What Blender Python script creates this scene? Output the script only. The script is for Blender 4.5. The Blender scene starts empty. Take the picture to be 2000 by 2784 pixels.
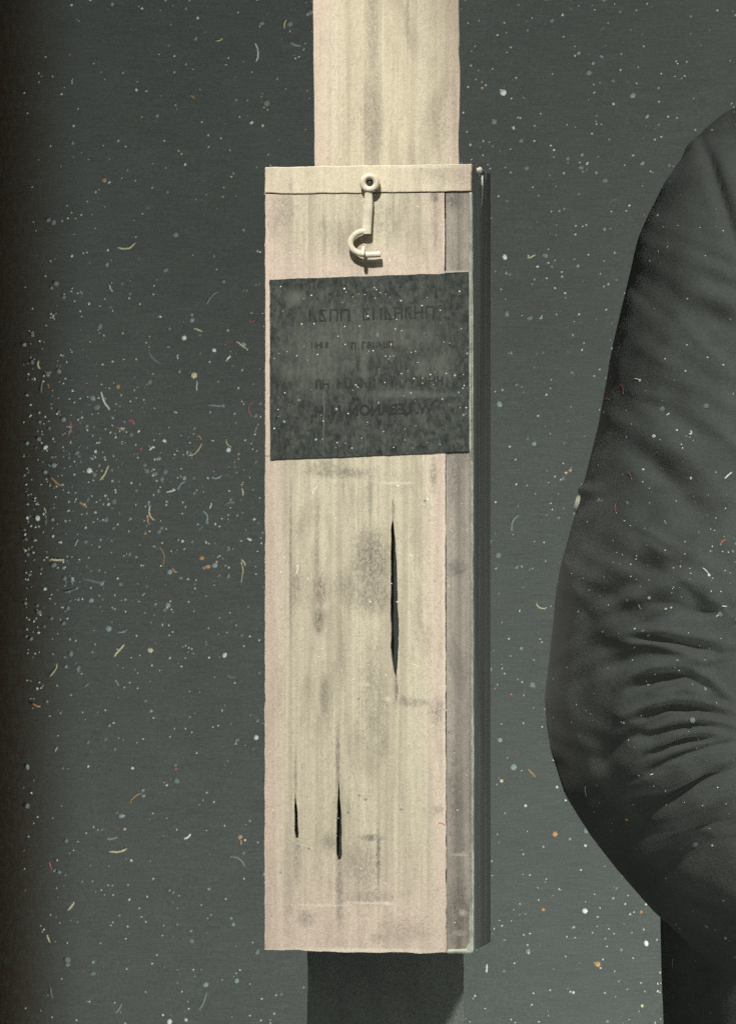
import bpy, bmesh, math, random
import numpy as np
from mathutils import Vector, Matrix
from mathutils.bvhtree import BVHTree

random.seed(11)
rng = np.random.default_rng(7)
sc = bpy.context.scene
C = sc.collection
R = math.radians

# ------------------------------------------------------------------ camera
S = 0.0002            # metres per photograph pixel at the plane of the case's front
D = 3.6               # camera distance to that plane
cam_d = bpy.data.cameras.new('camera')
cam = bpy.data.objects.new('camera', cam_d)
C.objects.link(cam)
cam.location = (0, -D, 0)
cam.rotation_euler = (R(90), 0, 0)
cam_d.sensor_fit = 'VERTICAL'
cam_d.sensor_height = 36
cam_d.lens = 36 * D / (2784 * S)
cam_d.clip_start = 0.05
cam_d.clip_end = 200
cam_d.dof.use_dof = True
cam_d.dof.focus_distance = D
cam_d.dof.aperture_fstop = 70
sc.camera = cam

# ------------------------------------------------------------------ world, lamps, exposure
w = bpy.data.worlds.new('World')
sc.world = w
w.use_nodes = True
w.node_tree.nodes['Background'].inputs[0].default_value = (0.90, 1.0, 0.95, 1)
w.node_tree.nodes['Background'].inputs[1].default_value = 0.075

def lamp(kind, name, loc, target, energy, color, **kw):
    l = bpy.data.lights.new(name, kind)
    l.energy = energy
    l.color = color
    for k, v in kw.items():
        setattr(l, k, v)
    o = bpy.data.objects.new(name, l)
    C.objects.link(o)
    o.location = loc
    o.rotation_euler = (Vector(target) - Vector(loc)).to_track_quat('-Z', 'Y').to_euler()
    return o

kd = Vector((0.26, 1.0, -1.35)).normalized()
key = lamp('SPOT', 'key_spot', Vector((-0.042, 0, 0.03)) - kd * 2.6, (-0.042, 0, 0.03), 515, (1.0, 0.975, 0.935),
           spot_size=R(15), spot_blend=0.25, shadow_soft_size=0.05)
key.scale = (0.38, 1, 1)      # an oval beam: on the case and the post, off the sleeve
# two narrow spots on the sleeve: one high on the right, an added weak fill from below
lamp('SPOT', 'jacket_spot', (0.85, -0.95, 1.45), (0.36, 0.05, -0.02), 135, (0.95, 1.0, 0.96), spot_size=R(25), spot_blend=0.8, shadow_soft_size=0.10)
lamp('SPOT', 'jacket_fill', (0.35, -2.2, -0.8), (0.325, 0.05, -0.10), 75, (0.97, 1.0, 0.95), spot_size=R(14), spot_blend=0.8, shadow_soft_size=0.25)
lamp('AREA', 'backdrop_lamp', (0.95, 0.25, -0.70), (0.02, 1.0, 0.0), 29.0, (0.93, 1.0, 0.95), shape='RECTANGLE', size=0.8, size_y=0.5)
lamp('AREA', 'front_fill', (-0.2, -3.0, 0.9), (0, 0, 0), 3.0, (0.95, 1.0, 0.97), shape='RECTANGLE', size=1.6, size_y=1.2)

sc.view_settings.view_transform = 'Standard'
sc.view_settings.look = 'None'
sc.view_settings.exposure = 0
sc.view_settings.gamma = 1
sc.cycles.use_denoising = False
sc.render.filter_size = 2.4

# ------------------------------------------------------------------ helpers
def P(px, py, y=0.0):
    k = (D + y) / D
    return Vector(((px - 1000) * S * k, y, (1392 - py) * S * k))

def tag(o, label=None, cat=None, kind=None, group=None):
    for k, v in (('label', label), ('category', cat), ('kind', kind), ('group', group)):
        if v:
            o[k] = v
    return o

def obj(name, bm, mats, parent=None, smooth=False):
    me = bpy.data.meshes.new(name)
    if isinstance(bm, bmesh.types.BMesh):
        bmesh.ops.recalc_face_normals(bm, faces=bm.faces)
        bm.to_mesh(me)
        bm.free()
    else:
        me = bm
    for m in (mats if isinstance(mats, (list, tuple)) else [mats]):
        me.materials.append(m)
    if smooth:
        me.polygons.foreach_set('use_smooth', [True] * len(me.polygons))
    o = bpy.data.objects.new(name, me)
    C.objects.link(o)
    if parent:
        o.parent = parent
    return o

def bevel(o, width, seg=2):
    m = o.modifiers.new('bevel', 'BEVEL')
    m.width = width
    m.segments = seg
    m.limit_method = 'ANGLE'
    m.angle_limit = R(40)
    return o

# ------------------------------------------------------------------ material helper
class Mat:
    def __init__(s, name, rough=0.8, spec=0.3):
        s.m = bpy.data.materials.new(name)
        s.m.use_nodes = True
        s.t = s.m.node_tree
        s.b = s.t.nodes['Principled BSDF']
        s.b.inputs['Roughness'].default_value = rough
        s.b.inputs['Specular IOR Level'].default_value = spec
        s.co = s.t.nodes.new('ShaderNodeTexCoord').outputs['Object']
    def n(s, t, **kw):
        n = s.t.nodes.new(t)
        for k, v in kw.items():
            setattr(n, k, v)
        return n
    def link(s, a, b):
        s.t.links.new(a, b)
    def noise(s, scale, detail=3, rough=0.55, offset=(0, 0, 0), dist=0.0):
        mp = s.n('ShaderNodeMapping')
        mp.inputs['Scale'].default_value = scale
        mp.inputs['Location'].default_value = offset
        s.link(s.co, mp.inputs['Vector'])
        t = s.n('ShaderNodeTexNoise')
        t.inputs['Scale'].default_value = 1
        t.inputs['Detail'].default_value = detail
        t.inputs['Roughness'].default_value = rough
        t.inputs['Distortion'].default_value = dist
        s.link(mp.outputs[0], t.inputs['Vector'])
        return t.outputs['Fac']
    def ramp(s, f, a, b, lo=0.0, hi=1.0, smooth=True):
        r = s.n('ShaderNodeMapRange')
        r.interpolation_type = 'SMOOTHSTEP' if smooth else 'LINEAR'
        r.inputs['From Min'].default_value = a
        r.inputs['From Max'].default_value = b
        r.inputs['To Min'].default_value = lo
        r.inputs['To Max'].default_value = hi
        s.link(f, r.inputs['Value'])
        return r.outputs['Result']
    def math(s, op, a, b=None):
        n = s.n('ShaderNodeMath', operation=op)
        for i, v in enumerate((a, b)):
            if v is None:
                continue
            if isinstance(v, (int, float)):
                n.inputs[i].default_value = v
            else:
                s.link(v, n.inputs[i])
        return n.outputs[0]
    def mix(s, f, a, b, mode='MIX'):
        n = s.n('ShaderNodeMix', data_type='RGBA', blend_type=mode)
        for i, v in ((0, f), (6, a), (7, b)):
            if isinstance(v, (int, float)):
                n.inputs[i].default_value = v
            elif isinstance(v, tuple):
                n.inputs[i].default_value = (*v, 1) if len(v) == 3 else v
            else:
                s.link(v, n.inputs[i])
        return n.outputs[2]
    def axis(s, i):
        n = s.n('ShaderNodeSeparateXYZ')
        s.link(s.co, n.inputs[0])
        return n.outputs[i]
    def blob(s, cx, cz, rx, rz):
        """soft elliptical spot in the object's x-z plane"""
        a = s.n('ShaderNodeVectorMath', operation='SUBTRACT')
        s.link(s.co, a.inputs[0])
        a.inputs[1].default_value = (cx, 0, cz)
        b = s.n('ShaderNodeVectorMath', operation='MULTIPLY')
        s.link(a.outputs[0], b.inputs[0])
        b.inputs[1].default_value = (1 / rx, 0, 1 / rz)
        l = s.n('ShaderNodeVectorMath', operation='LENGTH')
        s.link(b.outputs[0], l.inputs[0])
        return s.ramp(l.outputs['Value'], 0.25, 1.25, 1, 0)
    def color(s, c):
        s.link(c, s.b.inputs['Base Color'])
        return s
    def bump(s, h, strength, dist):
        n = s.n('ShaderNodeBump')
        n.inputs['Strength'].default_value = strength
        n.inputs['Distance'].default_value = dist
        s.link(h, n.inputs['Height'])
        s.link(n.outputs[0], s.b.inputs['Normal'])
        return s

def lin(r, g, b):
    f = lambda v: (v / 255 / 12.92) if v / 255 <= 0.04045 else ((v / 255 + 0.055) / 1.055) ** 2.4
    return (f(r), f(g), f(b))

# ------------------------------------------------------------------ backdrop
WY = 1.0
def backdrop_mat(name, c1, c2, worn_x):
    m = Mat(name, 0.95, 0.1)
    big = m.noise((3.5, 3.5, 3.5), 3)
    mid = m.noise((30, 30, 55), 4, 0.65)
    weave = m.noise((45, 45, 1700), 3, 0.7)
    fine = m.noise((900, 900, 900), 2, 0.7)
    c = m.mix(m.ramp(big, 0.3, 0.7), c1, c2)
    c = m.mix(m.ramp(mid, 0.3, 0.75, 0.0, 0.35), c, tuple(v * 0.72 for v in c1))
    c = m.mix(m.ramp(weave, 0.35, 0.7, 0.0, 0.38), c, tuple(v * 1.5 for v in c2))
    c = m.mix(m.ramp(fine, 0.3, 0.7, 0.0, 0.45), c, tuple(v * 0.5 for v in c1))
    # brown, blotchy wear along the cloth's left border
    grit = m.noise((520, 420, 190), 5, 0.8)
    wear = m.math('MULTIPLY', m.ramp(m.axis(0), worn_x - 0.036, worn_x + 0.024, 1, 0), m.ramp(grit, 0.36, 0.58, 0.15, 1.0))
    c = m.mix(wear, c, (0.088, 0.056, 0.030))
    m.color(c)
    h = m.math('ADD', m.math('MULTIPLY', weave, 0.6), m.math('MULTIPLY', fine, 0.5))
    m.bump(h, 0.35, 0.0008)
    return m.m

M_back = backdrop_mat('grey_green_backdrop_cloth', (0.098, 0.104, 0.096), (0.118, 0.124, 0.115), P(120, 0, WY).x)

def sheet(name, xs, ys_of, zs, mat):
    verts, faces = [], []
    for z in zs:
        for x in xs:
            X, Y = ys_of(x, z)
            verts.append((X, Y, z))
    nx = len(xs)
    for j in range(len(zs) - 1):
        for i in range(nx - 1):
            a = j * nx + i
            faces.append((a, a + 1, a + nx + 1, a + nx))
    me = bpy.data.meshes.new(name)
    me.from_pydata(verts, [], faces)
    o = obj(name, me, mat, smooth=True)
    return o

# arc-length parameter u: cloth hangs flat, and at its left end turns away in a round fold
def back_edge_x(z):
    return P(235, 1392, WY).x
def back_xy(u, z):
    e = back_edge_x(z)
    ripple = 0.0012 * math.sin(u * 9 + 0.6) + 0.0008 * math.sin(u * 23 + z * 2)
    if u >= 0:
        return e + u, WY + ripple
    r = 0.125
    a = min(-u / r, math.pi * 0.45)
    return e - r * math.sin(a), WY + r * (1 - math.cos(a)) + ripple
us = [-0.18 + 0.18 * i / 30 for i in range(30)] + [0.03 * i for i in range(120)]
zs = [-1.6 + 0.05 * i for i in range(60)]
tag(sheet('backdrop', us, back_xy, zs, M_back), kind='structure')
# the dark curtain further back, beyond the cloth's left border
M_curtain = backdrop_mat('dark_brown_curtain_cloth', (0.050, 0.040, 0.030), (0.065, 0.054, 0.042), -9.0)
tag(sheet('side_curtain', [-3.0 + 0.05 * i for i in range(66)],
          lambda u, z: (u, WY + 0.35 + 0.02 * math.sin(u * 24) + 0.008 * math.sin(u * 61 + 1)), zs, M_curtain), kind='structure')

# ------------------------------------------------------------------ wood materials
def wood(name, light, dark, pink, blobs=(), xs=None, pink_amt=0.9, low=None, grain=1.0):
    """pale weathered pine, grain along z; pink bands near the long edges xs=(x0, x1, width)"""
    m = Mat(name, 0.72, 0.25)
    g1 = m.noise((170 * grain, 60, 3.0), 4, 0.6, dist=0.4)
    g2 = m.noise((620 * grain, 200, 9.0), 3, 0.6, (3, 1, 2))
    g3 = m.noise((60, 60, 14), 4, 0.65, (7, 2, 1), 1.2)
    fine = m.noise((1500, 900, 700), 2, 0.7)
    blot = m.noise((620, 500, 330), 5, 0.72, (1, 5, 3), 1.6)
    c = m.mix(m.ramp(g1, 0.36, 0.72, 0, 0.62), light, dark)
    c = m.mix(m.ramp(g2, 0.40, 0.75, 0, 0.45), c, dark)
    c = m.mix(m.ramp(g3, 0.45, 0.72, 0, 0.55), c, tuple(v * 0.85 for v in dark))
    if xs:
        x = m.axis(0)
        e = m.math('MAXIMUM', m.ramp(x, xs[0], xs[0] + xs[2], 1, 0), m.ramp(x, xs[1] - xs[2] * 0.8, xs[1], 0, 1))
        if low:
            e = m.math('MAXIMUM', e, m.ramp(m.axis(2), low[0], low[1], 0.9, 0))
        e = m.math('MULTIPLY', e, m.ramp(g3, 0.2, 0.7, 1.0, 0.6))
        c = m.mix(m.math('MULTIPLY', e, pink_amt), c, m.mix(0.7, c, pink))
    stain = None
    lightf = None
    for (bx, bz, rx, rz, amt) in blobs:
        f = m.math('MULTIPLY', m.blob(bx, bz, rx, rz), min(0.95, abs(amt) * 1.05))
        if amt > 0:
            stain = f if stain is None else m.math('MAXIMUM', stain, f)
        else:
            lightf = f if lightf is None else m.math('MAXIMUM', lightf, f)
    if stain is not None:
        f = m.math('MULTIPLY', stain, m.ramp(blot, 0.34, 0.62, 0.30, 1.0))
        c = m.mix(f, c, (0.082, 0.074, 0.068))
    if lightf is not None:
        c = m.mix(lightf, c, (0.70, 0.64, 0.50))
    c = m.mix(m.ramp(blot, 0.44, 0.74, 0, 0.50), c, tuple(v * 0.6 for v in dark))
    c = m.mix(m.ramp(fine, 0.35, 0.75, 0, 0.14), c, tuple(v * 0.55 for v in dark))
    m.color(c)
    h = m.math('ADD', m.math('MULTIPLY', g2, 0.9), m.math('MULTIPLY', blot, 0.75))
    h = m.math('ADD', h, m.math('MULTIPLY', fine, 0.04))
    m.bump(h, 0.40, 0.0011)
    return m.m

LIGHT, DARK, PINK = (0.60, 0.545, 0.400), (0.345, 0.302, 0.222), (0.62, 0.470, 0.410)

# ------------------------------------------------------------------ the case: local frame
TH = R(7.8)
CX, CB = 1002.5, 2590
case = bpy.data.objects.new('wooden_case', None)
C.objects.link(case)
case.location = P(CX, CB, 0)
case.rotation_euler = (0, 0, -TH)
tag(case, 'tall pale wooden case with a cracked front, dark mirrored label and a cream hook', 'case')

def L(px, py, y=0.0):
    return Vector(((px - CX) * S / math.cos(TH), y, (CB - py) * S))

def jag(pts, step=9.0, amp=0.7):
    """subdivide a pixel outline and make its edges slightly uneven"""
    out = []
    n = len(pts)
    for i in range(n):
        a, b = pts[i], pts[(i + 1) % n]
        d = math.hypot(b[0] - a[0], b[1] - a[1])
        k = max(1, int(d / step))
        nx, ny = -(b[1] - a[1]) / d, (b[0] - a[0]) / d
        j = 0.0
        for q in range(k):
            t = q / k
            j = 0.7 * j + random.gauss(0, amp * 0.6)
            o = j if q else 0
            out.append((a[0] + (b[0] - a[0]) * t + nx * o, a[1] + (b[1] - a[1]) * t + ny * o))
    return out

def slab(name, outline, y0, y1, mat, parent, holes=(), hole_floor=None, bev=0.0005, smooth=False):
    """board with a pixel outline; front at local y0, back at y1; holes are cut right through"""
    bm = bmesh.new()
    def loop(pts, y):
        vs = [bm.verts.new(L(px, py, y)) for px, py in pts]
        es = [bm.edges.new((vs[i], vs[(i + 1) % len(vs)])) for i in range(len(vs))]
        return vs, es
    loops_f, loops_b, ef, eb = [], [], [], []
    for pts in [outline] + list(holes):
        v, e = loop(pts, y0)
        loops_f.append(v); ef += e
        v, e = loop(pts, y1)
        loops_b.append(v); eb += e
    if holes:
        bmesh.ops.triangle_fill(bm, edges=ef, use_beauty=True, normal=(0, -1, 0))
        bmesh.ops.triangle_fill(bm, edges=eb, use_beauty=True, normal=(0, 1, 0))
    else:
        bm.faces.new(loops_f[0])
        bm.faces.new(list(reversed(loops_b[0])))
    for f, b in zip(loops_f, loops_b):
        for i in range(len(f)):
            j = (i + 1) % len(f)
            bm.faces.new((f[i], f[j], b[j], b[i]))
    o = obj(name, bm, mat, parent)
    if bev:
        bevel(o, bev)
    return o

def lb(px, py, rx, ry, amt):
    v = L(px, py)
    return (v.x, v.z, rx * S, ry * S, amt)

front_blobs = [
    lb(1010, 1530, 62, 110, .72), lb(1012, 1620, 70, 60, .60), lb(960, 1600, 75, 60, .42), lb(1015, 1900, 45, 190, .38),
    lb(868, 1610, 22, 60, .70), lb(866, 1690, 18, 45, .80), lb(862, 1480, 8, 200, .45), lb(790, 1530, 5, 260, .60),
    lb(805, 1590, 20, 70, .45), lb(880, 1885, 14, 60, .55), lb(920, 1285, 110, 18, .55), lb(880, 1270, 60, 26, .5),
    lb(1178, 1290, 12, 60, .55), lb(1120, 1910, 60, 14, .5), lb(1190, 1930, 28, 45, .5), lb(1095, 1900, 12, 12, .6),
    lb(918, 2060, 7, 110, .62), lb(922, 2420, 12, 120, .60), lb(803, 2110, 5, 70, .55), lb(806, 2330, 12, 90, .40),
    lb(1010, 2278, 40, 12, .75), lb(1028, 2330, 8, 95, .80), lb(985, 2360, 70, 90, .38), lb(1000, 2440, 80, 26, .42),
    lb(893, 2290, 26, 32, .50), lb(993, 2174, 6, 4, .9), lb(1090, 2200, 8, 3, .8), lb(1190, 2200, 20, 16, .4),
    lb(1100, 2530, 90, 40, .30), lb(830, 2500, 26, 26, .45), lb(1030, 2550, 30, 20, .4), lb(780, 2400, 14, 180, .25),
    lb(1040, 2010, 20, 70, .35), lb(930, 1800, 10, 90, .3), lb(1005, 1330, 9, 120, .3), lb(1140, 1640, 12, 60, .25),
    lb(1068, 1388, 5, 40, .7), lb(1077, 1872, 7, 60, .75), lb(1070, 1630, 16, 240, .3), lb(870, 2462, 90, 5, -.55), lb(1000, 2455, 80, 5, -.5), lb(1052, 2456, 18, 7, -.8), lb(1075, 1313, 55, 6, -.5),
    lb(990, 1860, 20, 8, -.4), lb(1055, 1900, 12, 8, -.5), lb(1206, 1850, 5, 800, -.45), lb(960, 2584, 260, 8, -.7),
]
x0, x1 = L(720, 0).x, L(1210, 0).x
z_low = (L(0, 2560).z, L(0, 2230).z)
M_front = wood('weathered_pine_front', LIGHT, DARK, PINK, front_blobs, (x0, x1, 0.018), 1.0, z_low)
upper_blobs = [lb(760, 590, 40, 70, .30), lb(950, 650, 70, 60, .30), lb(1180, 535, 16, 26, .75), lb(1183, 620, 8, 90, .45),
               lb(880, 640, 10, 70, .3), lb(1050, 600, 60, 60, .25), lb(1205, 640, 4, 110, -.6)]
M_upper = wood('weathered_pine_upper', LIGHT, DARK, PINK, upper_blobs, (x0, x1, 0.02), 1.0, (L(0, 745).z, L(0, 640).z))
M_cleat = wood('pine_cleat', (0.66, 0.59, 0.43), (0.50, 0.44, 0.32), PINK,
               [lb(1210, 475, 90, 30, .22), lb(1145, 459, 4, 4, .7), lb(790, 500, 8, 22, .3), lb(1150, 455, 130, 5, -.6)],
               (L(720, 0).x - .02, L(1285, 0).x, 0.025), 1.0)
M_strip = wood('grey_stained_pine', (0.365, 0.335, 0.275), (0.145, 0.132, 0.110), (0.37, 0.305, 0.265),
               [lb(1230, 540, 26, 40, .6), lb(1240, 1240, 40, 50, .5), lb(1235, 1320, 30, 90, .35), lb(1240, 1545, 30, 30, .6),
                lb(1232, 2200, 20, 160, .45), lb(1245, 2480, 40, 120, .65), lb(1255, 2480, 14, 12, -.35), lb(1250, 2535, 22, 10, -.2),
                lb(1250, 2322, 30, 5, -.3), lb(1262, 650, 14, 110, -.12)],
               (L(1205, 0).x, L(1275, 0).x, 0.008), 0.8)

# case body (box behind the front boards), dark-toned sides
mb = Mat('dark_toned_sides', 0.7, 0.3)
nb = mb.noise((90, 90, 6), 4, 0.6)
nf = mb.noise((900, 900, 500), 2, 0.6)
cb = mb.mix(mb.ramp(nb, 0.35, 0.7), (0.130, 0.133, 0.119), (0.165, 0.169, 0.152))
cb = mb.mix(mb.ramp(nf, 0.4, 0.7, 0, 0.35), cb, (0.03, 0.03, 0.026))
mb.color(cb).bump(nb, 0.2, 0.001)
M_side = mb.m
M_crack_shade = backdrop_mat('crack_shade_tone', (0.040, 0.043, 0.041), (0.050, 0.054, 0.051), -9.0)
DEPTH = 0.084
bm = bmesh.new()
xl, xr = L(723, 0).x, L(1283, 0).x
zt, zb = L(0, 451).z, L(0, 2586).z
prof = [(xl, 0.0045), (xl + .006, 0.0045), (xl + .006, 0.0072), (xr - .006, 0.0072), (xr - .006, 0.0045), (xr, 0.0045), (xr, 0.030), (xr - 0.0012, 0.0306), (xr - 0.0012, 0.0334), (xr, 0.034),
        (xr, 0.060), (xr - 0.0012, 0.0606), (xr - 0.0012, 0.0634), (xr, 0.064), (xr, DEPTH), (xl, DEPTH)]
lo = [bm.verts.new((a, b, zb)) for a, b in prof]
hi = [bm.verts.new((a, b, zt)) for a, b in prof]
bm.faces.new(list(reversed(lo)))
bm.faces.new(hi)
for i in range(len(prof)):
    j = (i + 1) % len(prof)
    bm.faces.new((lo[i], lo[j], hi[j], hi[i]))
cbod = bevel(obj('case_body', bm, M_side, case), 0.0007)

# dark sheet added behind the cracks, their shade put into its colour
bm = bmesh.new()
bmesh.ops.create_cube(bm, size=1)
fa, fb_ = L(736, 2570), L(1262, 540)
for v in bm.verts:
    v.co = (fa.x + (fb_.x - fa.x) * (v.co.x + .5), 0.0056 + 0.0012 * (v.co.y + .5), fa.z + (fb_.z - fa.z) * (v.co.z + .5))
obj('crack_shade_board', bm, M_crack_shade, case)

# front boards
slit1 = [(1067, 1412), (1062, 1440), (1062, 1560), (1061, 1650), (1063, 1700), (1061, 1760), (1066, 1800), (1071, 1830),
         (1076, 1842), (1080, 1812), (1083, 1760), (1083, 1700), (1080, 1650), (1079, 1560), (1075, 1480), (1070, 1425)]
slit2 = [(802, 2150), (800, 2205), (800, 2257), (803, 2280), (810, 2281), (811, 2257), (809, 2226), (805, 2184)]
slit3 = [(920, 2120), (916, 2195), (914, 2268), (914, 2320), (918, 2339), (926, 2338), (930, 2320), (929, 2268), (926, 2195), (922, 2140)]
fb = slab('front_board', jag([(720, 1241), (1210, 1225), (1212, 2588), (1150, 2591), (1060, 2588), (960, 2590), (860, 2588), (800, 2584), (719, 2585)], 10, 0.9),
          0.0, 0.004, M_front, case, holes=[jag(q, 12, 0.9) for q in (slit1, slit2, slit3)], bev=0.0004)
slab('upper_board', jag([(720, 526), (1208, 524), (1209, 1224), (720, 1240.5)], 10, 0.8), 0.0, 0.004, M_upper, case, bev=0.0004)
slab('side_strip', jag([(1210.5, 524), (1280, 524), (1280, 2586), (1212.5, 2587)], 12, 0.3), 0.0003, 0.004, M_strip, case, bev=0.0003)
slab('cleat', jag([(720, 452), (900, 451), (1281, 447), (1279, 475), (1279, 521), (1000, 524), (800, 526), (719, 523)], 10, 0.7), -0.0007, 0.0042, M_cleat, case, bev=0.0005)

def plain(name, col, rough=0.6, spec=0.3, var=0.25, scale=300, metallic=0.0):
    m = Mat(name, rough, spec)
    a = m.noise((scale, scale, scale), 3)
    b = m.noise((scale * 5, scale * 5, scale * 2), 2)
    c = m.mix(m.ramp(a, 0.35, 0.7, 0, 1), col, tuple(v * (1 - var) for v in col))
    c = m.mix(m.ramp(b, 0.4, 0.7, 0, 0.5), c, tuple(v * (1 - var) for v in col))
    m.color(c).bump(a, 0.2, 0.0004)
    m.b.inputs['Metallic'].default_value = metallic
    return m.m
M_rail = plain('pale_green_paint', (0.44, 0.47, 0.38), 0.6, var=0.40, scale=120)
M_dark_hole = plain('dark_inside', (0.03, 0.032, 0.03), 0.9)
slab('edge_rail', jag([(1274, 524), (1282, 524), (1284, 900), (1285, 1700), (1286, 2400), (1286, 2580), (1282, 2590), (1213, 2591), (1214, 2580), (1266, 2578), (1273, 2560), (1274, 2440), (1279, 2380), (1279, 1260), (1274, 1220), (1273, 760)], 12, 0.6),
     -0.0006, 0.004, M_rail, case, bev=0.0008)

# label
ml = Mat('dark_label_paper', 0.85, 0.2)
a1 = ml.noise((110, 110, 80), 6, 0.75)
a2 = ml.noise((700, 700, 220), 3, 0.7)
a3 = ml.noise((260, 260, 260), 4, 0.7, (4, 4, 1), 0.5)
c = ml.mix(ml.ramp(a1, 0.40, 0.70), (0.028, 0.033, 0.029), (0.064, 0.072, 0.060))
c = ml.mix(ml.ramp(a2, 0.35, 0.75, 0, 0.45), c, (0.115, 0.128, 0.110))
c = ml.mix(ml.ramp(a3, 0.46, 0.70, 0, 0.75), c, (0.012, 0.013, 0.012))
lf = None
for (bx, by, rx, ry, am) in [(1000, 900, 260, 90, .18), (860, 960, 110, 130, .22), (928, 900, 5, 60, .35), (980, 930, 4, 60, .35),
                             (880, 1120, 3, 150, .3), (1100, 1072, 150, 14, .2), (870, 888, 90, 10, .18), (990, 990, 14, 120, .22), (800, 1000, 60, 40, .2), (1180, 1000, 70, 60, .16), (1190, 1075, 60, 10, .2), (870, 1010, 90, 50, .2),
                             (1026, 910, 5, 8, .8), (800, 810, 30, 30, .25)]:
    v = L(bx, by)
    f = ml.math('MULTIPLY', ml.blob(v.x, v.z, rx * S, ry * S), am)
    lf = f if lf is None else ml.math('MAXIMUM', lf, f)
c = ml.mix(ml.math('MULTIPLY', lf, ml.ramp(a3, 0.25, 0.6, 0.4, 1)), c, (0.22, 0.235, 0.19))
ml.color(c).bump(a2, 0.25, 0.0006)
label = slab('label_sheet', jag([(733, 759), (1000, 751), (1273, 742), (1273, 980), (1274, 1227), (1000, 1239), (734, 1249)], 8, 0.7), -0.0006, 0.0, ml.m, case, bev=0.0)
M_ink = plain('black_ink', (0.027, 0.029, 0.026), 0.8, var=0.35, scale=500)
M_faint = plain('faded_ink', (0.036, 0.039, 0.034), 0.85, var=0.4, scale=700)
M_edgepaper = plain('pale_paper', (0.42, 0.42, 0.35), 0.8)
slab('paper_edge', jag([(1209, 738), (1272, 736), (1272, 741), (1209, 743)], 10, 0.4), -0.0004, 0.0012, M_edgepaper, case, bev=0.0)

# lettering, mirrored as it stands in the photograph
def lettering(text, px, py, width_px, height_px, parent, tilt=0.029):
    cu = bpy.data.curves.new('lettering', 'FONT')
    cu.body = text
    cu.align_x = 'CENTER'
    cu.align_y = 'CENTER'
    cu.size = 1.0
    cu.resolution_u = 3
    cu.offset = 0.035
    tmp = bpy.data.objects.new('lettering_source', cu)
    C.objects.link(tmp)
    dg = bpy.context.evaluated_depsgraph_get()
    me = bpy.data.meshes.new_from_object(tmp.evaluated_get(dg))
    bpy.data.objects.remove(tmp)
    co = np.array([v.co for v in me.vertices])
    mn, mx = co.min(0), co.max(0)
    cen = (mn + mx) / 2
    sx = width_px * S / (mx[0] - mn[0])
    sz = height_px * S / (mx[1] - mn[1])
    base = L(px, py)
    for v, q in zip(me.vertices, co):
        x = -(q[0] - cen[0]) * sx
        z = (q[1] - cen[1]) * sz
        v.co = (base.x + x, -0.00068, base.z + z + x * tilt)
    o = obj('lettering', me, M_ink, parent)
    return o
lettering('W. LEBANON, N. H.', 1012, 1117, 336, 37, label)
# the two illegible lines: broken strokes only
def strokes(px0, px1, py, h, parent, dens):
    """worn, unreadable print: stems and bars in letter-sized clusters"""
    bm = bmesh.new()
    x = px0
    def quad(xa, ya, xb, yb, th):
        d = math.hypot(xb - xa, yb - ya)
        nx, ny = -(yb - ya) / d * th / 2, (xb - xa) / d * th / 2
        z = -0.00066 - random.uniform(0, 8e-5)
        bm.faces.new([bm.verts.new(L(a, b, z)) for a, b in ((xa + nx, ya + ny), (xb + nx, yb + ny), (xb - nx, yb - ny), (xa - nx, ya - ny))])
    while x < px1:
        wd = h * random.uniform(0.42, 0.62)
        yy = py - (x - px0) * 0.029
        th = h * random.uniform(0.13, 0.22)
        if random.random() < dens:
            t, b = yy - h / 2, yy + h / 2
            kind = random.random()
            quad(x, t, x, b, th)
            if kind < 0.7:
                quad(x + wd, t + random.uniform(0, .15) * h, x + wd, b, th)
            for q in range(random.choice((0, 1, 1, 2))):
                yk = random.choice((t + th / 2, yy, b - th / 2))
                quad(x, yk, x + wd, yk, th * 0.8)
            if kind > 0.8:
                quad(x, t, x + wd, b, th)
        x += wd + h * random.uniform(0.26, 0.36)
    return tag(obj('smudged_print', bm, M_faint, parent), kind='stuff')
strokes(842, 1215, 858, 34, label, 0.85)
strokes(848, 900, 938, 17, label, 0.9)
strokes(925, 1070, 940, 18, label, 0.7)
strokes(860, 1190, 1044, 26, label, 0.5)

# hook
def tube(bm, pts, radii, seg=14, cap=True, flat=1.0, wide=1.0):
    """tapered tube through points"""
    pts = [Vector(p) for p in pts]
    rings = []
    n = len(pts)
    prev = None
    for i, p in enumerate(pts):
        t = (pts[min(i + 1, n - 1)] - pts[max(i - 1, 0)]).normalized()
        ref = prev if prev is not None else (Vector((0, 1, 0)) if abs(t.y) < 0.9 else Vector((1, 0, 0)))
        u = (ref - t * ref.dot(t)).normalized()
        prev = u
        v = t.cross(u)
        r = radii[i] if isinstance(radii, (list, tuple)) else radii
        rings.append([bm.verts.new(p + (u * math.cos(a) * flat + v * math.sin(a) * wide) * r) for a in [2 * math.pi * k / seg for k in range(seg)]])
    for a, b in zip(rings, rings[1:]):
        for k in range(seg):
            bm.faces.new((a[k], a[(k + 1) % seg], b[(k + 1) % seg], b[k]))
    if cap:
        for rg, sgn in ((rings[0], 1), (rings[-1], -1)):
            bm.faces.new(rg if sgn < 0 else list(reversed(rg)))

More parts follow.
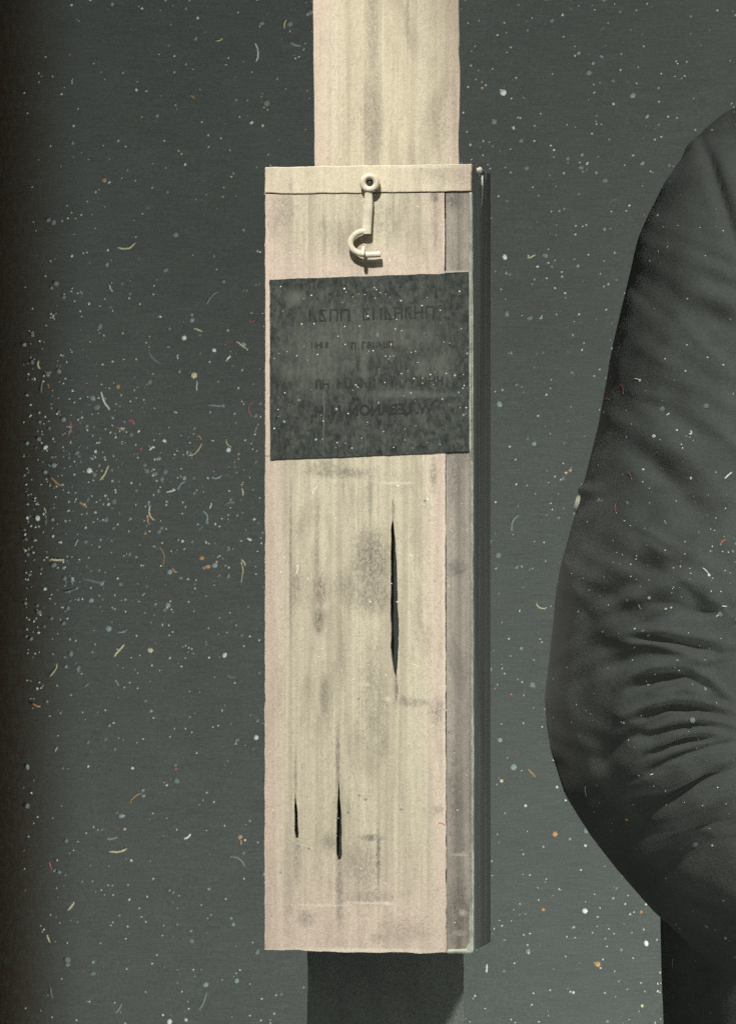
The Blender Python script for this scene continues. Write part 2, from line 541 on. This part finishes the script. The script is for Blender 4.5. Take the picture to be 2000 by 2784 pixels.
def spline(pts, k=6):
    out = []
    n = len(pts)
    for i in range(n - 1):
        p0, p1, p2, p3 = (np.array(pts[max(i - 1, 0)]), np.array(pts[i]), np.array(pts[i + 1]), np.array(pts[min(i + 2, n - 1)]))
        for q in range(k):
            t = q / k
            out.append(0.5 * ((2 * p1) + (-p0 + p2) * t + (2 * p0 - 5 * p1 + 4 * p2 - p3) * t ** 2 + (-p0 + 3 * p1 - 3 * p2 + p3) * t ** 3))
    out.append(np.array(pts[-1]))
    return [Vector(o) for o in out]

M_hook = plain('cream_painted_metal', (0.62, 0.56, 0.42), 0.45, 0.45, var=0.22, scale=260)
bm = bmesh.new()
# ring: a torus whose hole shows the screw
cr = L(1007, 498, -0.0028)
seg = 36
rings = []
for k in range(seg):
    a = 2 * math.pi * k / seg
    ring = []
    for q in range(14):
        b = 2 * math.pi * q / 14
        rr = 0.0037 + 0.0018 * math.cos(b)
        ring.append(bm.verts.new(cr + Vector((rr * math.cos(a), -0.0018 * math.sin(b), rr * math.sin(a)))))
    rings.append(ring)
for k in range(seg):
    for q in range(14):
        bm.faces.new((rings[k][q], rings[(k + 1) % seg][q], rings[(k + 1) % seg][(q + 1) % 14], rings[k][(q + 1) % 14]))
sh = [L(1004, 518, -.0028), L(1003, 545, -.0024), L(1001, 580, -.0022), L(999, 610, -.0022), L(998, 630, -.0024), L(998, 637, -.0025)]
tube(bm, spline([tuple(p) for p in sh], 4), [0.0015 + 0.0006 * min(1, i / 6) for i in range(21)], 16, flat=0.66, wide=1.28)
cu = [L(1000, 629, -.0026), L(985, 630, -.0028), L(969, 637, -.0030), L(958, 650, -.0032), L(955, 664, -.0033), L(961, 678, -.0034),
      L(974, 687, -.0034), L(990, 692, -.0034), L(1012, 693, -.0034), L(1037, 692, -.0032)]
tube(bm, spline([tuple(p) for p in cu], 5), 0.00150, 14, flat=0.8, wide=1.1)
hook = obj('hook', bm, M_hook, case, smooth=True)
hook.location.y = -0.0005
bm = bmesh.new()
tube(bm, [L(1005, 497, -0.0005), L(1005, 497, -0.0022), L(1005, 497, -0.0028)], [0.0021, 0.0021, 0.0013], 16)
obj('screw', bm, plain('dark_screw_metal', (0.10, 0.095, 0.08), 0.4, 0.5, metallic=0.5), hook, smooth=True)
bm = bmesh.new()
tube(bm, [L(991, 672, -0.0030), L(990, 682, -0.0046), L(990, 692, -0.0064), L(990, 697, -0.0071)], [0.0010, 0.0012, 0.0012, 0.0009], 12)
obj('pin', bm, M_hook, hook, smooth=True)

# peg on the dark side, and a thin pale rod added as a glint
side_x = L(1283, 0).x
bm = bmesh.new()
zc = L(0, 459).z
tube(bm, [(side_x - 0.002, 0.020, zc - 0.0005), (side_x + 0.0005, 0.0195, zc - 0.0003), (side_x + 0.0022, 0.019, zc), (side_x + 0.0030, 0.019, zc)], [0.0014, 0.0014, 0.0017, 0.0010], 14)
obj('peg', bm, M_hook, case, smooth=True)
bm = bmesh.new()
tube(bm, [(side_x + 0.0006, 0.038, L(0, 470).z), (side_x + 0.0007, 0.038, L(0, 500).z), (side_x + 0.0004, 0.038, L(0, 540).z), (side_x - 0.0005, 0.038, L(0, 570).z)],
     [0.0008, 0.0007, 0.0005, 0.0003], 10)
obj('glint_rod', bm, M_rail, case, smooth=True)

# ------------------------------------------------------------------ the post behind the case
cy = case.location.y
yb = 0.0905      # post front face
def PW(px, py, y):
    return P(px, py, y)
bm = bmesh.new()
pf = [(851, -700), (1249, -700), (1249, 100), (1248, 448), (1250, 1500), (1250, 2300), (852, 2300), (852, 1500), (855, 448), (852, 100)]
def densify(pts, step=40, amp=1.2):
    return jag(pts, step, amp)
pts = densify(pf)
fv = [bm.verts.new(P(x, y, yb)) for x, y in pts]
bv = [bm.verts.new(P(x, y, yb) + Vector((0, 0.02, 0))) for x, y in pts]
bm.faces.new(fv)
bm.faces.new(list(reversed(bv)))
for i in range(len(pts)):
    j = (i + 1) % len(pts)
    bm.faces.new((fv[i], fv[j], bv[j], bv[i]))
def wb(px, py, rx, ry, a):
    v = P(px, py, yb)
    return (v.x, v.z, rx * S, ry * S, a)
M_post = wood('pale_post_timber', (0.60, 0.535, 0.385), (0.42, 0.365, 0.265), (0.60, 0.46, 0.385),
              [wb(1010, 60, 22, 220, .45), wb(1012, 320, 36, 170, .50), wb(1108, 20, 8, 160, .35), wb(1180, 330, 60, 110, .25),
               wb(1120, 420, 16, 60, .25), wb(1235, 300, 10, 160, .3), wb(960, 240, 20, 200, .15), wb(1150, 150, 20, 300, -.3), wb(900, 200, 40, 300, -.2)],
              (P(850, 0, yb).x, P(1250, 0, yb).x, 0.016), 1.0)
post = bevel(obj('wooden_post', bm, M_post), 0.0006)
tag(post, 'pale upright wooden post standing behind the hooked case', 'post')

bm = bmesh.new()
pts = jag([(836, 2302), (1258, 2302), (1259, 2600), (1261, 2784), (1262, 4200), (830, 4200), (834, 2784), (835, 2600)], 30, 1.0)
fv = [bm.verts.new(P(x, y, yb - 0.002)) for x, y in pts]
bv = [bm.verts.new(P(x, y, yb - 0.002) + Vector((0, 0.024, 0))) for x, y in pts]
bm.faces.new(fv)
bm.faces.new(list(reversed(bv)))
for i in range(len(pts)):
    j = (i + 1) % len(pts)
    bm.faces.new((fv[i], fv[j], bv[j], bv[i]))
lo_m = Mat('grey_green_post_shade', 0.8, 0.2)  # shade under the case put into this length's grey-green colour
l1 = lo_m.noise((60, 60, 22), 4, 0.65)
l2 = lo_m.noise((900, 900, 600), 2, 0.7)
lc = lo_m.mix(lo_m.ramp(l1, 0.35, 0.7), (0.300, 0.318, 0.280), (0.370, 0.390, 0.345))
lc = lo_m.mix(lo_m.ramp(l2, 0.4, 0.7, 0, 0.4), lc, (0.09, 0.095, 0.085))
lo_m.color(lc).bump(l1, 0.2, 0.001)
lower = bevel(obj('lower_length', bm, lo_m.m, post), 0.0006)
lower['label'] = 'slightly wider lower length of the post, shade of the case put into its colour'

# ------------------------------------------------------------------ the person at the right
PY = 0.10
def ball_chain(bm, chain, n=10, depth=1.0, sub=3):
    pts = []
    for (a, b) in zip(chain, chain[1:]):
        for q in range(n):
            t = q / n
            pts.append([a[i] + (b[i] - a[i]) * t for i in range(len(a))])
    pts.append(list(chain[-1]))
    rings = []
    cs = [P(p[0], p[1], p[3]) for p in pts]
    ico = bmesh.new()
    bmesh.ops.create_icosphere(ico, subdivisions=sub, radius=1)
    vs = [v.co.copy() for v in ico.verts]
    fs = [[v.index for v in f.verts] for f in ico.faces]
    ico.free()
    for p, c in zip(pts, cs):
        r = p[2] * S * (D + p[3]) / D
        dy = p[4] if len(p) > 4 else depth
        nv = [bm.verts.new(c + Vector((v.x * r, v.y * r * dy, v.z * r))) for v in vs]
        for f in fs:
            bm.faces.new([nv[i] for i in f])

arm = [(1903, 412, 44, .11), (1948, 476, 108, .11), (1972, 590, 194, .10), (1962, 720, 243, .10), (1932, 1000, 279, .09), (1893, 1204, 276, .08), (1850, 1400, 281, .07),
       (1812, 1620, 305, .06), (1791, 1780, 300, .06), (1781, 1900, 304, .06), (1788, 1960, 306, .06), (1806, 2025, 304, .06),
       (1840, 2090, 300, .065), (1900, 2180, 292, .07), (1985, 2290, 284, .075), (2110, 2420, 270, .08), (2240, 2520, 240, .08)]
bm = bmesh.new()
ball_chain(bm, arm)
ball_chain(bm, [(1915, 412, 48, .115), (2010, 385, 92, .12), (2160, 345, 130, .13), (2330, 330, 160, .14)])
# torso: rings of ellipses
secs = [(120, 2560, 190, 0.075), (200, 2560, 230, 0.085), (290, 2560, 430, 0.10), (340, 2570, 560, 0.11), (420, 2580, 640, 0.12), (600, 2600, 660, 0.13), (900, 2610, 680, 0.135),
        (1400, 2620, 680, 0.135), (1900, 2630, 690, 0.135), (2300, 2640, 790, 0.145), (2480, 2650, 856, 0.15), (2650, 2650, 852, 0.155), (2900, 2650, 842, 0.16), (3600, 2650, 860, 0.16)]
rings = []
for (py, pcx, hw, dp) in secs:
    c0 = P(pcx, py, 0.16)
    k = S * (D + 0.16) / D
    rings.append([bm.verts.new((c0.x + hw * k * math.copysign(abs(math.cos(a)) ** 0.8, math.cos(a)), 0.16 + dp * math.copysign(abs(math.sin(a)) ** 0.8, math.sin(a)), c0.z))
                  for a in [2 * math.pi * q / 64 for q in range(64)]])
for a, b in zip(rings, rings[1:]):
    for q in range(64):
        bm.faces.new((a[q], b[q], b[(q + 1) % 64], a[(q + 1) % 64]))
bm.faces.new(rings[0])
bm.faces.new(list(reversed(rings[-1])))
bmesh.ops.recalc_face_normals(bm, faces=bm.faces)
me = bpy.data.meshes.new('jacket_source')
bm.to_mesh(me)
bm.free()
src = bpy.data.objects.new('jacket_source', me)
C.objects.link(src)
rm = src.modifiers.new('remesh', 'REMESH')
rm.mode = 'VOXEL'
rm.voxel_size = 0.0024
sm = src.modifiers.new('smooth', 'SMOOTH')
sm.factor = 0.5
sm.iterations = 12
dg = bpy.context.evaluated_depsgraph_get()
jm = bpy.data.meshes.new_from_object(src.evaluated_get(dg))
bpy.data.objects.remove(src)

# finer mesh where the sleeve is creased
bmj = bmesh.new()
bmj.from_mesh(jm)
wx0, wz1 = P(1560, 0, 0.05).x, P(0, 1440, 0.05).z
wx1, wz0 = P(2080, 0, 0.05).x, P(0, 2320, 0.05).z
es = [e for e in bmj.edges if all(wx0 < v.co.x < wx1 and wz0 < v.co.z < wz1 and v.normal.y < -0.1 for v in e.verts)]
bmesh.ops.subdivide_edges(bmj, edges=es, cuts=2, use_grid_fill=True)
bmj.to_mesh(jm)
bmj.free()
n = len(jm.vertices)
print('jacket verts', n)
co = np.empty(n * 3)
jm.vertices.foreach_get('co', co)
co = co.reshape(n, 3)
no = np.empty(n * 3)
jm.vertex_normals.foreach_get('vector', no)
no = no.reshape(n, 3)
def topx(c):
    k = D / (D + c[:, 1]) / S
    return np.stack([1000 + c[:, 0] * k, 1392 - c[:, 2] * k], 1)
px = topx(co)
front = np.clip((-no[:, 1] + 0.10) / 0.5, 0, 1)
def dist_poly(p, poly):
    best = np.full(len(p), 1e9)
    tt = np.zeros(len(p))
    m = len(poly) - 1
    for i in range(m):
        a, b = np.array(poly[i], float), np.array(poly[i + 1], float)
        ab = b - a
        t = np.clip(((p - a) @ ab) / (ab @ ab), 0, 1)
        d = np.hypot(*(p - (a + t[:, None] * ab)).T)
        u = d < best
        best[u] = d[u]
        tt[u] = (i + t[u]) / m
    return best, tt
folds = [   # polyline, half width, height in mm (negative = valley)
    ([(1622, 1655), (1700, 1632), (1773, 1608), (1816, 1590), (1870, 1580), (1910, 1587), (1936, 1621), (1970, 1668)], 22, 3.0),
    ([(1700, 1525), (1760, 1535), (1830, 1550)], 26, -3.0),
    ([(1690, 1680), (1790, 1650), (1880, 1640), (1930, 1680)], 26, -2.6),
    ([(1657, 1737), (1730, 1716), (1816, 1718), (1923, 1737), (1990, 1752)], 15, 2.6),
    ([(1720, 1736), (1800, 1738), (1880, 1752), (1950, 1775)], 9, -2.0),
    ([(1687, 1744), (1773, 1752), (1850, 1772), (1890, 1790)], 12, 2.2),
    ([(1640, 1815), (1720, 1790), (1790, 1780)], 22, -2.2),
    ([(1678, 1866), (1713, 1838), (1773, 1815), (1859, 1795), (1920, 1792)], 17, 3.4),
    ([(1773, 1815), (1859, 1815), (1919, 1840), (1957, 1875), (1990, 1905)], 14, 2.4),
    ([(1710, 1872), (1790, 1845), (1870, 1838), (1930, 1870)], 13, -2.8),
    ([(1773, 1888), (1859, 1874), (1915, 1885)], 11, 2.0),
    ([(1687, 1948), (1751, 1922), (1816, 1903), (1902, 1905), (1945, 1920), (2010, 1940)], 14, 3.2),
    ([(1730, 1955), (1816, 1925), (1902, 1926), (1970, 1945)], 11, -2.6),
    ([(1760, 1985), (1837, 1960), (1902, 1954), (1966, 1966), (2020, 1985)], 11, 2.6),
    ([(1790, 1995), (1850, 1976), (1930, 1972)], 8, -2.2),
    ([(1764, 2032), (1837, 2001), (1902, 1990), (1988, 1999)], 12, 2.6),
    ([(1773, 2050), (1859, 2014), (1940, 2006)], 9, -2.0),
    ([(1751, 2078), (1816, 2042), (1902, 2022), (1990, 2012)], 12, 2.2),
    ([(1760, 2098), (1859, 2048), (1940, 2024), (2010, 2016)], 11, -2.6),
    ([(1700, 2150), (1800, 2110), (1900, 2070), (2000, 2045)], 40, 2.2),
    ([(1745, 2222), (1837, 2166), (1923, 2112), (2010, 2080)], 13, -4.0),
    ([(1780, 2250), (1870, 2190), (1960, 2140), (2020, 2120)], 40, 2.4),
    ([(1690, 2275), (1751, 2248), (1800, 2262)], 24, -2.5),
    ([(1740, 2410), (1790, 2365), (1850, 2335), (1900, 2310)], 22, -3.0),
    ([(1800, 2440), (1870, 2380), (1950, 2330)], 40, 1.6),
    ([(1600, 1900), (1640, 2050), (1700, 2180)], 40, -1.5),
    # armhole seam and the top of the sleeve
    ([(1896, 365), (1918, 410), (1942, 480), (1966, 550), (1990, 620), (2015, 690)], 15, -7.5),
    ([(1862, 385), (1840, 425), (1815, 470)], 20, -4),
    ([(1930, 365), (1948, 400)], 14, -2.0),
    ([(1965, 335), (2010, 310)], 26, -3.0),
    # upper sleeve creases
    ([(1905, 745), (1950, 765), (2010, 790)], 20, -3.0),
    ([(1895, 800), (1950, 810), (2010, 840)], 22, 1.8),
    ([(1905, 835), (1950, 862), (2010, 895)], 22, -3.0),
    ([(1780, 640), (1860, 700), (1920, 690)], 60, 1.4),
    ([(1770, 1265), (1815, 1305), (1865, 1355), (1920, 1395)], 24, -2.2),
    ([(1700, 1300), (1760, 1360), (1800, 1430)], 50, 1.4),
    ([(1750, 1060), (1830, 1100), (1900, 1180)], 45, -1.4),
    ([(1720, 940), (1800, 1010), (1880, 1040)], 50, 1.4),
    ([(1900, 1400), (1950, 1500), (2000, 1560)], 40, -2.0),
    ([(1640, 1440), (1720, 1470), (1800, 1500)], 36, 1.2),
    # long soft diagonals fanning over the forearm and up the sleeve
    ([(1600, 1720), (1680, 1700), (1760, 1668), (1850, 1640)], 26, 2.0),
    ([(1590, 1600), (1660, 1560), (1760, 1500), (1880, 1470)], 34, 2.2),
    ([(1600, 1660), (1680, 1610), (1780, 1560)], 24, -2.2),
    ([(1640, 2120), (1740, 2050), (1850, 2000)], 30, 2.2),
    ([(1640, 2060), (1720, 2000), (1800, 1960)], 20, -2.4),
    ([(1690, 2330), (1780, 2240), (1880, 2190), (1990, 2160)], 36, 2.4),
    ([(1730, 2380), (1830, 2290), (1960, 2230)], 30, -2.4),
    ([(1650, 1180), (1740, 1240), (1850, 1330), (1950, 1440)], 38, -2.2),
    ([(1700, 1130), (1800, 1200), (1920, 1310)], 44, 2.0),
    ([(1740, 760), (1820, 800), (1920, 880), (2000, 960)], 40, -1.8),
    # coat below
    ([(1850, 2500), (1880, 2640), (1890, 2800)], 45, -2.0),
    ([(1920, 2480), (1960, 2600), (1980, 2784)], 55, 1.6),
    ([(1830, 2440), (1900, 2480), (2000, 2500)], 26, -2.6),
]
# many small crumples, roughly along the big ones
rf = random.Random(5)
for i in range(26):
    x0f, y0f = rf.uniform(1640, 1960), rf.uniform(1560, 2330)
    ln = rf.uniform(70, 220)
    sl = -0.42 if y0f > 1800 else rf.uniform(-0.4, 0.1)
    cv = rf.uniform(-0.0022, -0.0004)
    pl = [(x0f + ln * t, y0f + sl * ln * t - cv * (ln * t) ** 2) for t in (0, .25, .5, .75, 1)]
    folds.append((pl, rf.uniform(8, 15), rf.choice((-1, -1, 1)) * rf.uniform(0.5, 1.6)))
for i in range(26):
    x0f, y0f = rf.uniform(1680, 1980), rf.uniform(600, 1560)
    ln = rf.uniform(90, 260)
    sl = rf.uniform(0.15, 1.1)
    pl = [(x0f + ln * t, y0f + sl * ln * t + 14 * math.sin(3 * t)) for t in (0, .25, .5, .75, 1)]
    folds.append((pl, rf.uniform(9, 26), rf.choice((-1, 1)) * rf.uniform(0.5, 1.5)))
disp = np.zeros(n)
for poly, hw, h in folds:
    d, t = dist_poly(px, poly)
    taper = np.sin(np.pi * np.clip(t * 0.84 + 0.08, 0, 1)) ** 0.7
    disp += h * 0.00092 * np.exp(-(d / hw) ** 2) * taper
# low, broad unevenness of worn cloth
q = px / 1000.0
disp += 0.0006 * np.sin(q[:, 0] * 21 + 3 * np.sin(q[:, 1] * 9)) * np.sin(q[:, 1] * 17 + 2 * np.sin(q[:, 0] * 13))
disp += 0.0004 * np.sin(q[:, 0] * 47 + 5 * np.sin(q[:, 1] * 14)) * np.sin(q[:, 1] * 39 + 1.5)
co2 = co + no * (disp * front)[:, None]
# the small pleat standing out on the outer edge of the sleeve
ed = np.exp(-((px[:, 1] - 1332) / 11) ** 2) * np.clip((1640 - px[:, 0]) / 60, 0, 1)
co2[:, 0] -= ed * 14 * S
# relax the displaced cloth a little so that folds stay round
ed_i = np.empty(len(jm.edges) * 2, dtype=np.int64)
jm.edges.foreach_get('vertices', ed_i)
ed_i = ed_i.reshape(-1, 2)
deg = np.bincount(ed_i.ravel(), minlength=n).astype(float)
for _ in range(1):
    acc = np.zeros_like(co2)
    for k in range(3):
        acc[:, k] = np.bincount(ed_i[:, 0], co2[ed_i[:, 1], k], n) + np.bincount(ed_i[:, 1], co2[ed_i[:, 0], k], n)
    co2 = co2 * 0.5 + 0.5 * acc / deg[:, None]
jm.vertices.foreach_set('co', co2.ravel())
jm.update()

mj = Mat('dark_wool_cloth', 0.9, 0.15)
j1 = mj.noise((24, 24, 24), 4, 0.65)
j2 = mj.noise((500, 500, 500), 3, 0.7)
j3 = mj.noise((1400, 1400, 1400), 2, 0.7)
c = mj.mix(mj.ramp(j1, 0.3, 0.7), (0.070, 0.072, 0.064), (0.094, 0.099, 0.088))
c = mj.mix(mj.ramp(j2, 0.35, 0.7, 0, 0.35), c, (0.042, 0.044, 0.039))
c = mj.mix(mj.ramp(j3, 0.4, 0.7, 0, 0.35), c, (0.135, 0.146, 0.130))
mj.color(c).bump(mj.math('ADD', mj.math('MULTIPLY', j2, 0.9), mj.math('MULTIPLY', j3, 0.7)), 0.45, 0.0009)
mj.b.inputs['Sheen Weight'].default_value = 0.06
mj.b.inputs['Sheen Roughness'].default_value = 0.5

person = bpy.data.objects.new('person', None)
C.objects.link(person)
person.location = P(2650, 4200, 0.16)
tag(person, 'person in a dark wool jacket, arm bent with creased sleeve, right of the case', 'person')
jacket = obj('jacket', jm, mj.m, None, smooth=True)
jacket.parent = person
jacket.matrix_parent_inverse = Matrix.Translation(-person.location)

# pale button seen edge-on at the outer edge of the sleeve
bm = bmesh.new()
bc = P(1571, 1369, 0.064)
rx = 0.0046
ringv = []
for (off, rr) in ((-0.0022, 0.45), (-0.0018, 0.8), (-0.0008, 1.0), (0.0006, 1.0), (0.0016, 0.8)):
    ringv.append([bm.verts.new(bc + Vector((off + 0.0006 * math.sin(a), rr * rx * math.cos(a), rr * rx * math.sin(a)))) for a in [2 * math.pi * k / 24 for k in range(24)]])
for a, b in zip(ringv, ringv[1:]):
    for k in range(24):
        bm.faces.new((a[k], a[(k + 1) % 24], b[(k + 1) % 24], b[k]))
bm.faces.new(ringv[0]); bm.faces.new(ringv[-1])
bt = obj('button', bm, plain('pale_bone_button', (0.62, 0.66, 0.52), 0.4, 0.4, var=0.15), None, smooth=True)
bt.parent = person
bt.matrix_parent_inverse = Matrix.Translation(-person.location)

# ------------------------------------------------------------------ lint and dust lying on the cloths
LM = [plain('white_dust', (0.80, 0.82, 0.78), 0.9), plain('bluish_lint', (0.30, 0.37, 0.37), 0.9), plain('cream_dust', (0.75, 0.66, 0.42), 0.9),
      plain('orange_lint', (0.60, 0.33, 0.15), 0.9), plain('red_lint', (0.52, 0.16, 0.15), 0.9), plain('grey_fluff', (0.22, 0.25, 0.24), 0.9)]

class Lint:
    def __init__(s):
        s.v, s.f, s.m = [], [], []
    def speck(s, c, nrm, r, mi):
        """a flattened grain resting on the surface"""
        nrm = nrm.normalized()
        u = nrm.orthogonal().normalized()
        w2 = nrm.cross(u)
        b = len(s.v)
        k = 6
        st = random.uniform(0.65, 1.0)
        a0 = random.uniform(0, 6.28)
        for q in range(k):
            a = 2 * math.pi * q / k
            x, y = math.cos(a) * r, math.sin(a) * r * st
            x, y = x * math.cos(a0) - y * math.sin(a0), x * math.sin(a0) + y * math.cos(a0)
            s.v.append(c + u * x + w2 * y)
        s.v.append(c + nrm * r * 0.25)
        for q in range(k):
            s.f.append((b + q, b + (q + 1) % k, b + k))
            s.m.append(mi)
    def fibre(s, c, nrm, length, r, mi):
        nrm = nrm.normalized()
        u = nrm.orthogonal().normalized()
        w2 = nrm.cross(u)
        a = random.uniform(0, 6.28)
        curl = random.gauss(0, 1.2)
        n = 6
        p = c.copy()
        pts = []
        for i in range(n):
            pts.append(p.copy())
            dirn = u * math.cos(a) + w2 * math.sin(a)
            p = p + dirn * (length / (n - 1))
            a += curl / n + random.gauss(0, 0.15)
        for i, q in enumerate(pts):
            t = (pts[min(i + 1, n - 1)] - pts[max(i - 1, 0)]).normalized()
            sd = t.cross(nrm).normalized()
            rr = r * (0.7 if i in (0, n - 1) else 1)
            s.v += [q + sd * rr, q + nrm * rr * 0.45, q - sd * rr]
        b = len(s.v) - 3 * n
        for i in range(n - 1):
            for k in range(2):
                s.f.append((b + 3 * i + k, b + 3 * i + k + 1, b + 3 * i + 3 + k + 1, b + 3 * i + 3 + k))
                s.m.append(mi)
    def build(s, name, label):
        me = bpy.data.meshes.new(name)
        me.from_pydata([tuple(v) for v in s.v], [], s.f)
        o = obj(name, me, LM)
        me.polygons.foreach_set('material_index', s.m)
        me.polygons.foreach_set('use_smooth', [True] * len(me.polygons))
        return tag(o, label, 'lint', 'stuff')

def rand_size():
    r = random.random()
    if r < 0.80:
        return random.uniform(1.3, 2.8)
    if r < 0.93:
        return random.uniform(2.8, 5.2)
    return random.uniform(5.0, 9.0)
def rand_mat(big):
    r = random.random()
    if big:
        return 5 if r < 0.58 else 1 if r < 0.88 else 0 if r < 0.96 else 2 if r < 0.985 else 3
    return 0 if r < 0.58 else 2 if r < 0.74 else 1 if r < 0.86 else 3 if r < 0.885 else 4 if r < 0.895 else 5

bd = Lint()
def on_back(pxx, pyy):
    q = P(pxx, pyy, WY)
    u = q.x - back_edge_x(q.z)
    X, Y = back_xy(u, q.z)
    return Vector((X, Y - 0.0002, q.z))
up = Vector((0, -1, 0))
ks = (D + WY) / D * S
for i in range(4000):
    x, y = random.uniform(-200, 2200), random.uniform(-150, 2950)
    if x < 800 and random.random() < 0.25 or i % 9 == 0:
        y = random.gauss(1350, 260)
        if i % 9 == 0:
            x = abs(random.gauss(0, 260)) + 20
    if x < 60:
        continue
    r = rand_size()
    bd.speck(on_back(x, y), up, r * ks, rand_mat(r > 4))
for i in range(110):
    x, y = random.uniform(90, 1500), random.uniform(0, 2784)
    if i < 40:
        x, y = random.uniform(90, 760), random.gauss(1300, 260)
    bd.fibre(on_back(x, y), up, random.uniform(12, 56) * ks, random.uniform(1.0, 2.6) * ks, random.choice((0, 2, 2, 3, 4, 1, 0, 5, 2, 1)))
bd.build('lint', 'scattered specks of pale and coloured lint on the grey backdrop')

cl = Lint()
rot = Matrix.Rotation(-TH, 4, 'Z')
nf_ = rot @ Vector((0, -1, 0))
for i in range(300):
    x, y = random.uniform(728, 1270), random.uniform(470, 2575)
    if i % 3 == 0:
        y = random.uniform(770, 1240)
    if 930 < x < 1050 and 470 < y < 720:
        continue
    yl = -0.00066 if 765 < y < 1222 and x > 740 else (-0.00072 if y < 520 else (-0.00002 if x < 1205 else 0.00028))
    if 740 <= y <= 765 or 1222 <= y <= 1250 or 515 < y < 530:
        continue
    r = min(rand_size() * 0.8, 4.0)
    cl.speck(case.location + rot @ L(x, y, yl), nf_, r * S, rand_mat(r > 3))
    if i % 75 == 5:
        cl.fibre(case.location + rot @ L(x, y, yl), nf_, random.uniform(14, 44) * S, random.uniform(1, 1.6) * S, random.choice((0, 2, 0, 1, 4)))
cl.build('lint', 'fine specks of pale lint on the case front and its dark label')

jl = Lint()
bvh = BVHTree.FromPolygons([tuple(v.co) for v in jm.vertices], [tuple(p.vertices) for p in jm.polygons])
cnt = 0
while cnt < 480:
    x, y = random.uniform(1480, 2150), random.uniform(300, 2784)
    if random.random() < 0.4:
        y = random.gauss(1500, 250)
    q = P(x, y, 0)
    o0 = Vector((0, -D, 0))
    hit = bvh.ray_cast(o0, (q - o0).normalized())
    cnt += 1
    if hit[0] is None:
        continue
    r = rand_size() * 0.95
    nn = hit[1] if hit[1].y < 0 else -hit[1]
    jl.speck(hit[0] + nn * 0.0002, nn, r * S, rand_mat(r > 4))
    if cnt % 22 == 0:
        jl.fibre(hit[0] + nn * 0.0003, nn, random.uniform(14, 40) * S, random.uniform(1, 1.8) * S, random.choice((0, 4, 2, 0)))
jl.build('lint', 'scattered specks of white lint on the dark jacket sleeve')
